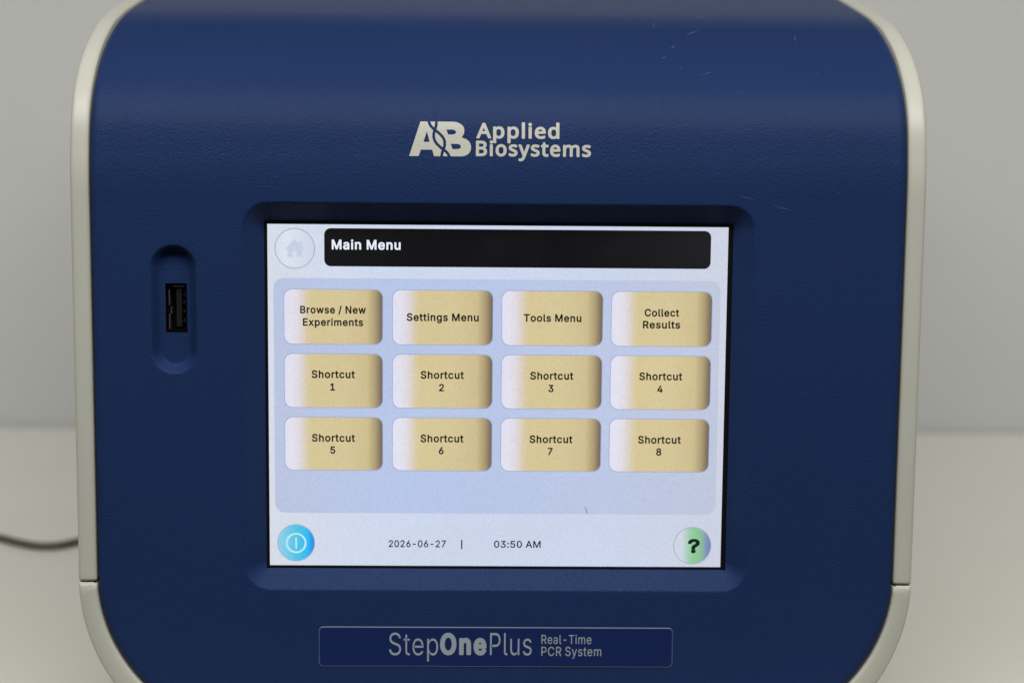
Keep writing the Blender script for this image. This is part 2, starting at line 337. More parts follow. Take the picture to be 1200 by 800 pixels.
  't': (489, [[303,-7,246,-2,188,16,137,50,102,96,84,142,77,188,74,589,-7,594,-18,602,-29,623,-28,738,-18,754,5,766,74,770,76,898,89,921,108,931,223,932,246,928,257,919,268,898,269,772,280,767,372,767,395,756,407,738,408,623,395,600,372,590,270,589,272,188,280,177,291,174,372,179,395,166,405,142,425,50,422,27,406,10,360,-3]]),
  'u': (818, [[329,-9,237,4,168,36,118,83,77,151,61,209,54,266,55,736,65,754,88,766,214,766,240,748,246,725,246,300,252,255,266,220,294,191,329,177,374,174,420,185,455,209,478,243,489,278,492,725,499,748,512,761,535,767,661,763,679,748,685,725,682,25,673,12,650,0,535,0,512,9,489,39,409,2]]),
  'w': (1101, [[252,0,219,12,207,35,2,711,0,734,11,754,34,766,160,767,183,758,193,745,297,376,309,353,414,734,435,762,458,767,573,767,595,758,607,745,710,368,722,363,829,745,839,757,859,766,985,767,1009,757,1022,734,1021,711,816,35,803,12,779,0,664,0,641,7,630,19,515,413,504,400,395,23,387,12,366,1]]),
  'x': (761, [[42,0,19,4,8,13,-3,35,-1,58,228,390,19,699,10,722,19,751,31,761,54,767,180,767,203,760,340,552,352,560,471,745,489,762,512,767,638,767,661,757,675,734,667,699,456,390,683,58,686,35,674,12,661,3,638,0,512,0,489,11,340,234,191,9,168,0]]),
  ' ': (369, []),
 },
 'clock': {
  '-': (882, [[205,351,194,358,186,381,187,487,205,507,632,507,644,502,653,487,653,369,644,355,632,350]]),
  '0': (882, [[354,-6,283,16,224,52,174,101,122,184,91,267,72,362,63,492,67,599,82,693,107,776,140,847,193,919,251,966,319,997,390,1011,461,1011,532,995,611,954,662,907,711,836,750,741,771,646,780,539,776,397,762,302,727,196,688,125,639,68,588,30,520,1,426,-13],[387,148,426,145,473,153,510,172,544,206,573,255,590,302,612,433,614,539,608,610,580,729,556,777,520,820,485,843,437,855,390,853,354,841,319,815,296,788,272,744,253,693,233,575,233,421,243,350,262,279,284,231,309,196,343,167]]),
  '2': (882, [[112,1,94,19,95,126,511,576,556,647,567,682,571,718,559,777,521,825,467,850,396,855,337,839,292,801,273,765,262,694,254,681,230,674,112,677,97,694,97,730,107,789,124,836,152,884,194,931,242,967,301,994,361,1008,444,1012,503,1004,562,984,609,958,645,930,681,890,706,848,725,801,734,754,736,706,727,647,694,564,633,475,546,374,343,161,728,158,740,153,751,137,750,19,740,5,728,0]]),
  '3': (882, [[335,-7,264,10,216,30,169,59,134,90,97,137,73,184,58,243,56,279,74,297,216,294,229,279,240,231,264,196,311,163,371,147,430,146,489,158,525,175,560,208,582,255,586,314,572,367,542,409,509,433,465,451,406,460,288,462,276,467,267,480,266,587,271,599,479,836,465,842,122,844,110,852,104,871,104,978,110,991,134,1000,702,999,715,990,720,978,716,871,476,599,489,590,560,574,619,545,673,504,712,456,741,397,757,326,754,243,738,184,713,137,679,93,633,54,584,25,525,3,465,-9,406,-13]]),
  '5': (882, [[341,-6,282,9,235,31,187,64,152,99,124,137,102,184,87,243,87,279,104,294,235,294,252,279,259,243,278,208,316,172,377,148,448,148,483,159,519,181,561,231,582,291,580,374,564,421,531,467,495,494,448,511,400,516,341,508,294,490,246,459,128,470,105,480,100,504,153,978,158,990,175,1000,685,1000,703,990,708,978,709,871,697,846,685,842,317,842,303,836,283,646,294,644,377,670,448,673,531,658,602,625,662,575,713,504,744,422,754,350,749,267,725,184,691,125,637,66,578,27,507,-1,412,-13]]),
  '6': (882, [[360,-8,301,8,230,45,180,89,137,148,111,208,97,267,93,350,105,421,134,504,185,599,450,990,467,1000,609,998,626,978,621,959,405,646,407,639,502,632,573,611,633,577,684,528,720,468,743,397,750,314,741,231,720,172,692,123,653,77,597,34,538,6,478,-8,419,-13],[377,148,443,144,502,163,550,208,578,267,583,338,564,409,526,457,467,489,396,492,336,472,293,433,265,374,260,302,278,231,301,197,324,174]]),
  '7': (882, [[168,3,156,19,160,43,561,836,547,842,109,843,97,851,90,872,90,979,96,991,121,1000,737,998,753,979,750,848,333,19,322,5,310,0]]),
  '9': (882, [[230,4,218,19,223,43,444,363,348,367,289,381,218,418,162,469,119,540,98,611,92,682,105,777,127,836,165,896,206,937,253,970,313,996,384,1011,455,1011,514,1001,573,978,633,940,676,896,714,836,740,765,749,706,750,647,734,564,707,493,656,398,396,12,372,0],[361,517,419,506,455,509,490,520,538,553,573,611,584,682,571,754,533,813,478,848,419,857,360,846,310,813,272,754,260,682,271,611,307,552]]),
  ':': (388, [[144,-3,101,23,75,58,66,105,73,141,95,177,133,204,180,214,215,207,251,186,277,153,288,117,284,70,263,31,227,3,192,-7],[156,507,120,520,84,556,69,591,69,639,85,677,121,711,156,724,204,723,239,708,272,674,286,639,286,591,271,556,239,523,204,507]]),
  'A': (932, [[23,1,5,19,9,43,355,990,379,1000,521,999,533,992,541,979,884,43,888,19,876,4,865,0,734,0,719,7,628,252,616,265,284,265,272,264,266,256,177,9,154,0],[328,434,331,424,343,422,557,423,563,434,450,767,438,762]]),
  'M': (1208, [[105,1,93,8,86,31,86,967,93,992,117,1000,283,1000,302,991,540,386,579,274,591,262,633,386,868,991,887,1000,1053,1000,1076,992,1084,967,1084,31,1076,8,1053,0,934,1,915,19,911,659,662,19,650,4,638,0,531,0,520,4,508,19,259,652,253,623,252,19,235,1]]),
  '|': (466, [[157,-304,145,-297,138,-275,138,1278,145,1297,157,1304,264,1305,277,1301,289,1278,289,-275,281,-298,264,-305]]),
  ' ': (369, []),
 },
 'title': {
  'M': (1210, [[101,1,77,13,65,48,65,950,68,973,78,988,101,999,272,1000,290,996,305,984,558,339,569,328,822,984,838,996,855,1000,1026,1000,1049,988,1060,973,1063,950,1063,48,1059,25,1051,13,1026,0,901,0,878,10,867,25,863,48,863,516,855,540,653,25,638,7,615,0,512,0,489,8,478,20,272,533,265,527,262,505,262,48,258,25,250,13,227,1]]),
  'a': (781, [[253,-14,191,-2,128,25,82,60,49,101,26,147,13,204,12,261,24,318,59,380,116,426,162,448,219,464,448,499,452,512,445,546,431,569,402,587,356,594,310,590,253,564,206,501,173,492,48,532,31,558,33,581,59,634,93,679,139,717,185,743,242,763,310,775,379,775,448,764,505,744,564,706,607,655,636,592,648,501,646,32,632,10,607,0,493,0,470,9,448,28,368,-6,310,-15],[281,169,356,174,390,188,412,204,444,249,451,284,451,318,448,321,299,299,253,286,227,272,210,249,208,227,214,204,242,180]]),
  'e': (807, [[340,-13,249,7,193,33,134,77,93,124,59,181,34,250,19,341,19,410,30,490,50,558,89,631,132,684,180,723,237,753,306,772,386,776,466,764,534,737,591,697,636,650,671,589,697,513,708,433,709,341,699,319,671,304,226,302,222,296,233,261,260,218,294,190,340,173,397,170,454,184,489,211,517,261,546,276,671,246,684,239,698,216,689,170,660,117,626,77,580,40,523,11,477,-4,409,-14],[227,490,237,483,489,483,502,490,481,536,454,565,420,585,374,593,329,588,283,567,251,536]]),
  'i': (381, [[90,0,63,13,52,36,52,733,65,756,90,767,216,766,239,750,247,722,247,36,235,13,216,2],[113,801,72,824,44,859,31,904,38,950,58,984,102,1017,147,1027,193,1020,232,996,258,961,270,916,262,870,239,833,204,808,159,796]]),
  'n': (818, [[88,1,63,13,51,48,51,722,56,744,65,756,88,767,202,768,230,756,248,728,327,766,407,777,487,767,567,733,608,699,642,653,668,596,680,539,685,470,685,48,680,25,659,4,636,0,522,1,501,13,493,25,489,48,485,505,474,539,444,573,407,588,373,591,327,583,293,564,270,539,252,493,247,447,247,48,243,25,235,13,213,1]]),
  'u': (818, [[293,-7,213,12,148,50,98,107,67,176,55,233,51,290,51,724,58,747,76,763,99,768,213,767,241,747,247,724,247,301,253,256,267,221,293,194,327,180,362,176,407,184,442,202,468,233,482,267,489,324,489,724,495,747,510,762,533,768,659,764,678,747,685,724,681,27,670,11,647,0,533,0,510,8,487,39,442,14,396,-1,350,-8]]),
  ' ': (369, []),
 },
 'mark': {
  '?': (889, [[348,-7,304,-1,260,18,225,48,199,92,192,135,206,190,230,223,276,256,238,282,224,311,229,420,249,486,293,549,348,591,446,645,488,683,500,716,495,749,468,774,425,791,370,794,326,787,293,771,271,749,256,694,244,672,216,654,195,651,52,652,30,658,13,672,0,694,-1,738,14,803,41,858,85,909,140,951,206,982,282,1003,359,1011,446,1008,512,997,578,975,644,938,685,902,720,857,746,803,758,749,758,694,744,628,709,562,644,498,499,409,482,376,474,300,459,278,429,256,475,223,504,179,512,124,496,70,470,37,435,12,392,-4]]),
  ' ': (461, []),
 },
 'plate': {
  'P': (642, [[102,0,92,10,92,988,102,1000,330,1000,394,992,445,970,483,938,520,886,541,835,557,772,563,683,558,607,543,543,523,492,495,449,457,411,419,388,381,376,330,371,191,371,183,378,182,454,188,467,356,471,394,481,432,508,459,543,475,581,486,632,489,696,483,759,468,810,445,849,407,883,343,902,169,899,166,492,147,480,145,467,145,365,153,356,166,353,166,10,153,0],[165,376,165,469]]),
  'S': (645, [[249,-10,182,17,122,74,80,157,63,246,71,256,135,255,160,174,198,124,262,89,338,84,405,106,438,132,459,157,478,195,488,233,487,310,466,360,427,401,376,430,224,494,147,551,117,589,94,640,82,703,82,767,89,818,106,868,134,919,160,950,198,980,236,999,287,1012,338,1013,389,1003,427,986,489,932,532,856,551,767,541,755,490,755,478,763,468,805,450,843,427,872,389,899,338,914,274,911,213,881,173,830,154,767,160,691,186,642,224,606,274,579,427,514,467,487,503,453,531,411,552,360,562,297,561,233,550,170,531,119,500,68,462,30,414,2,363,-13,313,-18]]),
  'e': (585, [[243,-9,205,5,167,32,129,76,97,133,76,197,63,260,57,413,68,501,84,565,104,616,134,667,167,704,205,732,243,747,294,752,345,742,391,717,431,679,459,637,484,578,502,501,510,345,497,338,154,338,142,349,142,413,154,425,421,425,434,388,476,425,477,438,447,442,438,451,417,552,380,616,332,651,281,659,243,652,218,639,192,616,164,578,139,514,128,451,99,438,97,336,102,324,116,322,127,311,141,222,167,157,205,109,243,86,307,76,358,90,383,107,406,133,434,189,492,171,499,159,480,108,458,70,434,41,396,11,358,-7,320,-15],[116,341,112,349,116,425,124,413,124,349]]),
  'l': (285, [[155,2,127,18,106,43,91,81,83,132,81,983,84,996,91,1000,142,1000,151,983,153,145,164,107,178,94,231,84,243,5,206,-4]]),
  'p': (614, [[91,-285,81,-275,81,728,91,742,144,741,149,728,150,626,167,622,206,690,244,729,294,750,358,747,403,728,448,690,488,626,512,563,531,474,538,372,533,284,518,195,492,118,455,55,409,11,358,-12,307,-16,256,-1,210,42,167,116,155,114,151,-275,142,-285],[282,80,320,78,358,88,385,106,409,133,430,169,448,220,466,347,458,474,427,576,402,614,374,639,345,653,307,659,269,653,244,641,218,619,196,588,162,499,150,398,155,284,180,182,218,118,244,96]]),
  's': (531, [[194,-8,144,17,103,57,76,108,60,171,118,192,127,184,147,133,182,96,233,76,283,78,328,95,365,133,380,171,381,222,367,260,334,293,182,351,144,374,118,399,93,438,80,476,74,514,76,578,100,654,144,709,207,744,283,751,334,738,385,701,423,641,441,578,385,558,354,616,321,649,283,662,233,661,190,641,157,603,144,552,151,501,169,471,194,450,347,391,406,349,432,311,447,273,454,222,453,171,442,120,425,82,398,44,369,19,334,-1,296,-12,245,-16]]),
  't': (338, [[192,-2,161,14,135,40,114,78,102,129,99,624,103,638,167,637,168,179,175,129,189,103,205,91,230,84,268,87,277,78,287,14,287,2,268,-5,230,-8],[27,653,17,662,20,738,78,742,83,662,78,655],[103,655,98,662,99,738,103,742,167,741,170,662,154,653],[192,654,184,662,187,738,274,738,277,662,268,653],[103,759,99,764,99,916,116,925,154,925,168,916,168,764,154,758]]),
  'u': (594, [[206,-2,160,25,129,60,104,114,88,177,82,266,83,736,91,742,142,742,150,736,151,279,166,177,184,139,206,113,244,90,282,84,320,91,345,104,371,127,408,177,421,279,422,736,434,742,485,742,491,723,491,12,485,0,472,0,434,0,425,12,425,127,437,177,421,183,409,177,407,127,392,88,370,50,345,24,307,0,282,-7,244,-10]]),
  ' ': (258, []),
 },
 'plate small': {
  '-': (710, [[171,365,160,376,160,474,171,487,480,487,492,486,497,474,497,376,492,367]]),
  'C': (793, [[323,-5,261,19,200,64,150,122,110,195,82,269,63,356,54,455,57,591,72,689,93,763,126,838,166,899,214,949,274,987,335,1008,410,1013,471,1001,521,979,565,949,602,912,637,862,661,813,682,751,694,688,681,677,594,677,570,751,544,801,498,850,452,875,410,884,360,883,311,867,274,843,234,801,200,740,177,677,164,615,157,504,160,418,172,343,196,269,237,195,286,148,348,119,410,116,471,134,532,183,563,232,595,323,681,323,695,319,681,245,654,170,618,109,570,56,521,21,459,-4,397,-13]]),
  'P': (697, [[92,0,82,11,82,987,92,1000,352,1000,426,988,475,965,523,925,551,888,579,826,595,764,601,678,595,604,581,542,561,493,529,443,491,406,451,382,377,363,187,357,187,11,179,0],[187,493,191,485,204,483,377,486,426,506,462,542,480,579,490,616,495,715,486,764,472,801,451,833,426,855,389,872,352,878,188,876]]),
  'R': (704, [[92,0,82,11,82,987,92,1000,340,1000,401,995,438,985,488,960,538,913,574,851,595,777,602,666,583,554,562,505,537,468,466,406,628,11,624,2,611,0,513,1,356,381,191,384,187,11,179,0],[187,517,191,509,204,507,377,510,426,527,463,560,481,591,491,628,495,727,476,801,436,851,401,869,364,877,188,876]]),
  'S': (700, [[246,-7,172,26,110,85,68,166,50,265,61,277,147,277,159,265,178,191,219,142,271,115,345,108,382,115,419,131,468,177,494,241,494,315,468,364,431,396,382,422,216,488,176,512,135,548,106,587,83,636,71,698,72,772,85,834,100,871,132,920,168,957,209,984,258,1004,308,1012,357,1012,407,1003,444,989,481,966,518,932,546,895,567,853,584,797,589,747,580,734,493,734,468,809,427,858,370,886,295,888,234,862,196,821,175,759,174,722,181,685,203,648,246,612,453,525,493,500,535,463,567,418,590,364,600,302,598,228,584,166,556,105,529,68,481,26,431,0,382,-13,308,-17]]),
  'T': (703, [[286,0,275,11,275,876,51,878,40,888,40,987,51,1000,607,1000,613,987,613,888,607,879,382,876,380,11,372,1]]),
  'a': (617, [[173,-7,136,10,107,31,76,68,57,105,44,155,38,217,42,266,55,315,87,365,148,408,222,431,358,456,383,467,395,488,392,550,380,587,358,617,333,633,296,642,247,638,210,620,177,587,148,533,67,562,55,575,94,661,123,696,160,725,197,743,247,756,284,759,333,752,383,735,433,698,467,649,488,587,496,501,496,7,482,0,407,0,398,7,395,86,388,68,358,34,309,-1,247,-16],[209,105,247,100,296,108,333,129,359,155,379,192,391,229,395,354,222,318,185,301,159,278,141,229,146,167,168,130]]),
  'e': (638, [[240,-6,191,16,154,45,113,94,86,143,64,205,51,267,44,365,47,440,59,514,77,576,99,625,131,674,168,711,215,741,265,756,314,758,364,748,414,724,457,687,493,637,520,576,538,501,547,341,537,329,154,329,147,316,149,291,166,216,189,168,215,137,252,113,289,103,339,104,388,127,415,155,438,205,450,215,524,191,537,180,522,131,495,81,463,44,425,16,388,-2,339,-14,289,-15],[147,452,154,442,166,441,425,441,438,442,443,452,428,526,399,588,376,613,351,630,302,641,265,637,240,627,197,588,164,526]]),
  'i': (292, [[77,1,71,11,71,740,77,748,164,748,171,740,171,11,164,1],[115,861,90,870,72,888,59,913,55,950,63,987,77,1008,102,1026,127,1029,152,1021,174,999,186,974,190,937,180,900,164,878,139,863]]),
  'l': (325, [[156,3,119,24,94,56,80,93,72,142,71,982,72,994,82,1000,156,1000,171,994,173,167,180,130,192,117,217,113,242,116,254,105,268,18,266,6,230,-3,193,-4]]),
  'm': (938, [[82,0,71,11,71,740,82,749,156,749,168,742,170,678,180,668,215,715,255,745,304,761,353,757,390,741,415,719,437,690,465,633,488,678,514,710,551,739,588,755,637,762,675,757,712,743,749,715,777,678,795,641,815,554,817,11,810,1,724,1,717,11,713,542,699,588,677,616,650,634,613,642,576,637,539,614,514,579,498,530,494,11,489,1,477,0,403,0,394,11,391,542,381,579,355,616,329,634,292,642,255,635,217,609,193,574,177,530,171,468,171,11,168,3,156,0]]),
  's': (581, [[193,-6,131,26,90,69,59,131,49,193,131,217,143,210,168,147,193,121,230,104,279,101,328,114,363,143,382,180,382,230,366,266,341,287,188,341,144,365,115,390,88,427,72,464,63,514,65,576,88,650,113,687,143,716,180,739,217,752,304,757,366,738,417,699,462,625,477,576,472,563,390,539,366,591,339,625,304,643,254,645,217,633,180,600,166,563,168,514,180,488,207,464,378,401,440,356,464,320,480,279,488,230,485,168,476,131,452,81,422,44,378,12,341,-4,291,-15,242,-15]]),
  't': (381, [[187,2,150,23,126,49,104,89,94,126,89,188,89,633,14,635,4,645,5,744,76,749,89,756,89,917,101,927,175,927,187,922,190,756,200,749,302,744,303,645,299,638,200,635,193,633,189,621,190,188,198,139,212,119,237,109,299,113,315,15,310,3,274,-6,224,-7]]),
  'y': (617, [[80,-274,64,-259,85,-160,92,-155,142,-163,166,-154,179,-142,203,-98,230,1,20,742,30,749,117,749,129,742,277,178,290,178,439,742,450,749,537,749,546,742,544,730,302,-111,280,-172,240,-234,203,-264,142,-282]]),
  ' ': (277, []),
 },
 'plate bold': {
  'O': (778, [[275,-6,207,18,144,63,99,112,50,195,21,272,1,360,-8,459,-4,592,9,680,35,768,78,856,121,914,176,963,231,992,297,1010,363,1010,430,995,496,959,562,895,606,826,646,724,665,636,674,504,670,404,656,316,622,206,587,140,540,79,485,33,430,5,363,-10],[298,217,330,210,363,215,388,228,412,250,434,283,454,327,476,437,475,570,467,625,451,680,430,724,405,757,374,780,341,790,308,787,286,777,242,733,220,691,205,647,190,559,191,437,209,338,246,261,275,230]]),
  'e': (616, [[201,-6,157,10,102,48,54,104,25,158,5,215,-9,281,-16,380,-13,457,-2,523,21,600,48,656,80,701,124,742,168,767,223,782,279,783,345,766,400,733,451,678,487,611,504,556,517,490,522,424,520,336,508,314,488,299,418,292,444,286,488,266,506,248,515,215,501,159,477,110,444,65,401,27,356,3,312,-10,257,-14],[239,204,279,199,301,211,318,237,330,270,349,292,188,292,205,237,222,215],[190,501,312,501,314,512,290,557,277,567,257,572,234,568,220,556,204,534]]),
  'n': (624, [[37,7,15,29,7,52,10,736,26,760,59,775,147,775,180,759,235,778,291,784,324,781,368,767,415,736,452,692,480,637,495,582,505,471,505,63,500,36,478,10,445,0,357,1,335,12,318,30,311,63,308,504,291,555,280,566,257,570,235,561,224,549,209,515,202,482,198,41,185,19,158,2,59,0]]),
  ' ': (266, []),
 },
}

# ------------------------------------------------------------------ materials
BLUE = mat('blue_textured_plastic', (0.0145, 0.0330, 0.107, 1), 0.30, 0.15, bump=[(1750, 0.72, 0.0003), (3600, 0.45, 0.0002)], mottle=0.07, ior=1.30)
PLATE = mat('blue_overlay_film', (0.0085, 0.020, 0.098, 1), 0.4, 0.2, rough_var=0.05)
EDGE = mat('clear_overlay_edge', (0.075, 0.10, 0.17, 1), 0.45)
SCUFF = mat('scuffed_blue_plastic', (0.042, 0.07, 0.15, 1), 0.6)
IVORY = mat('ivory_plastic', (0.50, 0.50, 0.44, 1), 0.42, 0.4, bump=[(1500, 0.08, 0.0003)], mottle=0.03)
DARK = mat('dark_inner_plastic', (0.006, 0.008, 0.012, 1), 0.6, 0.2)
BLACK = mat('black_bezel', (0.004, 0.004, 0.005, 1), 0.35, 0.4)
PRINT = mat('pale_printed_ink', (0.52, 0.52, 0.46, 1), 0.5, 0.3, bump=[(900, 0.2, 0.0004)])
INK = mat('grey_printed_ink', (0.31, 0.36, 0.40, 1), 0.5, 0.3)
NICKEL = mat('nickel_plate', (0.42, 0.41, 0.38, 1), 0.35, metal=1.0)
DULL = mat('dark_contact_metal', (0.10, 0.10, 0.09, 1), 0.5, metal=1.0)  # contact springs: darker metal than the shell springs
TONGUE = mat('black_plastic_tongue', (0.010, 0.010, 0.011, 1), 0.4)
CORD = mat('grey_rubber', (0.085, 0.080, 0.066, 1), 0.55)
TABLE = mat('white_table_laminate', (0.76, 0.76, 0.70, 1), 0.45, 0.3, bump=[(60, 0.03, 0.001)], mottle=0.025)
WALL = mat('white_painted_wall', (0.545, 0.548, 0.545, 1), 0.75, 0.2, bump=[(90, 0.05, 0.001)], mottle=0.03)

# ------------------------------------------------------------------ setting
WALL_Y = 0.533


def wall_offset(x):
    return WALL_Y


v = [(-3, -0.025, 0), (3, -0.025, 0), (3, wall_offset(3), 0), (-3, wall_offset(-3), 0),
     (-3, -0.025, -0.03), (3, -0.025, -0.03), (3, wall_offset(3), -0.03), (-3, wall_offset(-3), -0.03)]
tag(link('table', mesh('table', v, [(0, 1, 2, 3), (7, 6, 5, 4), (0, 4, 5, 1), (1, 5, 6, 2), (2, 6, 7, 3), (3, 7, 4, 0)]), TABLE),
    kind='structure')
v = [(x, wall_offset(x) + d, z) for d in (0.003, 0.08) for x in (-3, 3) for z in (-0.03, 0.37)]
tag(link('wall', mesh('wall', v, [(0, 2, 3, 1), (4, 5, 7, 6), (0, 1, 5, 4), (2, 6, 7, 3), (1, 3, 7, 5), (0, 4, 6, 2)]), WALL),
    kind='structure')

# ------------------------------------------------------------------ the instrument
HW = 117.4                                   # half width of the blue panel (mm)
OW = 123.1                                   # half width over the ivory shell
SEAM = 55.25                                 # height of the seam between side panels and base shell
BACK = 385.0
root = bpy.data.objects.new('laboratory_instrument', None)
sc.collection.objects.link(root)
tag(root, 'blue and ivory benchtop laboratory instrument with a lit touchscreen on its front', 'lab instrument')

# side view of the front and top: depth y, height z in mm
key = np.array([(0, 10), (0, 60), (0, 120), (0, 160), (0, 171), (0.25, 176), (0.9, 181), (3.0, 190.6), (6.9, 197.6), (12.6, 203.3),
                (23.5, 210.4), (40, 216.9), (55, 220.9), (70, 223.4), (88, 225.8), (112, 228.9), (160, 235.0),
                (250, 246.0), (385, 262.0)], float)


def catmull(pts, n=24):
    out = []
    P = np.vstack([2 * pts[0] - pts[1], pts, 2 * pts[-1] - pts[-2]])
    for i in range(1, len(P) - 2):
        p0, p1, p2, p3 = P[i - 1], P[i], P[i + 1], P[i + 2]
        t01, t12, t23 = (max(1e-6, np.linalg.norm(b - a) ** 0.5) for a, b in ((p0, p1), (p1, p2), (p2, p3)))
        m1 = (p2 - p1) + t12 * ((p1 - p0) / t01 - (p2 - p0) / (t01 + t12))
        m2 = (p2 - p1) + t12 * ((p3 - p2) / t23 - (p3 - p1) / (t12 + t23))
        for k in range(n):
            t = k / n
            out.append((2 * p1 - 2 * p2 + m1 + m2) * t ** 3 + (-3 * p1 + 3 * p2 - 2 * m1 - m2) * t * t + m1 * t + p1)
    out.append(pts[-1])
    return np.array(out)


prof = catmull(key)
prof[:, 0] = np.where(prof[:, 1] < 171, 0, np.maximum(prof[:, 0], 0))
arc = np.concatenate([[0], np.cumsum(np.hypot(*np.diff(prof, axis=0).T))])


def at_arc(t):
    return np.interp(t, arc, prof[:, 0]), np.interp(t, arc, prof[:, 1])


def arc_normal(t):
    y0, z0 = at_arc(np.asarray(t) - 0.8)
    y1, z1 = at_arc(np.asarray(t) + 0.8)
    dy, dz = y1 - y0, z1 - z0
    l = np.hypot(dy, dz) + 1e-9
    return -dz / l, dy / l                       # outward: towards the front, then up


def surface_y(z):
    return float(np.interp(z, prof[:, 1], prof[:, 0]))


# --- blue front panel: a fine sheet with the display recess and port pocket pressed into it
BR = 47.0                                        # radius of the bottom corners
AP = (-68.2, 68.2, 58.6, 161.8)                  # display opening
RC = (-73.9, 73.9, 53.4, 167.5, 7.5)             # outer lip of its recess
PK = (-100.4, -87.3, 117.7, 154.9)               # port pocket
PH = (-96.6, -90.4, 129.2, 143.6)                # port opening in its floor
step = 0.30


def lines(lo, hi, fixed, h):
    marks = sorted({lo, hi, *fixed})
    out = [marks[0]]
    for a, b in zip(marks, marks[1:]):
        n = max(1, round((b - a) / h))
        out += [a + (b - a) * i / n for i in range(1, n + 1)]
    return np.array(out)


xs = lines(-HW, HW, [-HW + 5, HW - 5, AP[0], AP[1], PH[0], PH[1]], step)
edge_fine = np.concatenate([-HW + np.linspace(0, 5, 26), HW - 5 + np.linspace(0, 5, 26)])
xs = np.unique(np.round(np.concatenate([xs[np.abs(xs) <= HW - 5], edge_fine]), 4))
zt = lines(0, 190, [v_ - 10 for v_ in (AP[2], AP[3], PH[2], PH[3])], step)
zt = np.concatenate([np.linspace(0, 4, 24)[:-1], zt[zt >= 4], np.arange(190.4, 240, 0.5), np.arange(241, arc[-1], 4.0), [arc[-1]]])
T, X = np.meshgrid(zt, xs / HW, indexing='ij')
Y0, Z0 = at_arc(T)
NY, NZ = arc_normal(T)
below = np.clip(BR - T, 0, BR)
half = HW - BR + np.sqrt(np.maximum(BR * BR - below * below, 0)) - 0.0
XX = X * half
# distance to the outline, for the rolled edge
dist_side = np.where(T < BR, BR - np.hypot(np.maximum(np.abs(XX) - (HW - BR), 0), below), HW - np.abs(XX))
dist_side = np.where((T < BR) & (np.abs(XX) < HW - BR), T, dist_side)
r_e = 2.4
u = np.clip(1 - np.maximum(dist_side, 0) / r_e, 0, 1)
sink = r_e * (1 - np.sqrt(np.maximum(1 - u * u, 0)))


def sd_round(x, z, b):
    cx_, cz_, hx, hz, r = (b[0] + b[1]) / 2, (b[2] + b[3]) / 2, (b[1] - b[0]) / 2, (b[3] - b[2]) / 2, b[4]
    qx, qz = np.abs(x - cx_) - hx + r, np.abs(z - cz_) - hz + r
    return np.hypot(np.maximum(qx, 0), np.maximum(qz, 0)) + np.minimum(np.maximum(qx, qz), 0) - r


def soft(s, width, depth, k):
    """Depth of a pressed wall: 0 outside, a straight slope over width, depth inside; lips rounded by k."""
    sp_ = lambda a: 0.5 * (a + np.sqrt(a * a + k * k))
    return depth / width * (sp_(-s) - sp_(-s - width))


rec = soft(sd_round(XX, Z0, RC), 5.5, 5.4, 0.16)
pk = soft(sd_round(XX, Z0, PK + ((PK[1] - PK[0]) / 2,)), 2.2, 3.0, 0.2)
on_front = (T < 170)
sink = sink + np.where(on_front, rec + pk, 0)
# the moulding is not perfectly flat
sink = sink + 0.05 * np.sin(XX * 0.045 + 1) * np.sin(Z0 * 0.06)
PY, PZ = Y0 - NY * sink, Z0 - NZ * sink
V = np.stack([XX, PY, PZ], -1).reshape(-1, 3) * MM
nt_, nx_ = T.shape
idx = np.arange(nt_ * nx_).reshape(nt_, nx_)
quads = np.stack([idx[:-1, :-1], idx[:-1, 1:], idx[1:, 1:], idx[1:, :-1]], -1).reshape(-1, 4)
cxm = (XX[:-1, :-1] + XX[1:, 1:]).reshape(-1) / 2
czm = (Z0[:-1, :-1] + Z0[1:, 1:]).reshape(-1) / 2
inside = lambda b: (cxm > b[0]) & (cxm < b[1]) & (czm > b[2]) & (czm < b[3])
quads = quads[~(inside(AP) | inside(PH))]
# rim: carry the outline back so the sheet has thickness
border = np.concatenate([idx[::-1, 0], idx[0, 1:], idx[1:, -1]])
inner = len(V) + np.arange(len(border))
bt, bn = T.reshape(-1)[border], None
bny, bnz = arc_normal(bt)
V = np.vstack([V, V[border] - np.stack([0 * bny, bny, bnz], -1) * 6 * MM])
rimq = np.stack([border[:-1], inner[:-1], inner[1:], border[1:]], -1)
quads = np.vstack([quads, rimq])
me = bpy.data.meshes.new('front_panel')
me.vertices.add(len(V))
me.vertices.foreach_set('co', V.ravel())
me.loops.add(quads.size)
me.loops.foreach_set('vertex_index', quads.ravel())
me.polygons.add(len(quads))
me.polygons.foreach_set('loop_start', np.arange(len(quads)) * 4)
me.polygons.foreach_set('use_smooth', np.ones(len(quads), bool))
me.update()
me.validate()
front = link('front_panel', me, BLUE, root)
tag(front, 'textured dark blue front panel curving back over the top')

# handling scuffs on the blue panel: thin worn streaks lying on its surface


def on_surface(x, z, lift=0.03):
    y = surface_y(z)
    t = np.interp(z, prof[:, 1], arc)
    ny, nz = arc_normal(t)
    return (x * MM, (y + ny * lift) * MM, (z + nz * lift) * MM)


def streak(x0, z0, x1, z1, w):
    n = 8
    sv, sf = [], []
    dx, dz = x1 - x0, z1 - z0
    l = math.hypot(dx, dz)
    px, pz = -dz / l, dx / l
    for i in range(n + 1):
        t = i / n
        ww = 0.8 * w * (0.15 + math.sin(math.pi * t) * random.uniform(0.5, 1.0))
        j = random.uniform(-0.12, 0.12)
        for s in (-1, 1):
            sv.append(on_surface(x0 + dx * t + px * (s * ww / 2 + j), z0 + dz * t + pz * (s * ww / 2 + j)))
    sf = [(2 * i, 2 * i + 1, 2 * i + 3, 2 * i + 2) for i in range(n)]
    link('scratch', mesh('scratch', sv, sf), SCUFF, front)


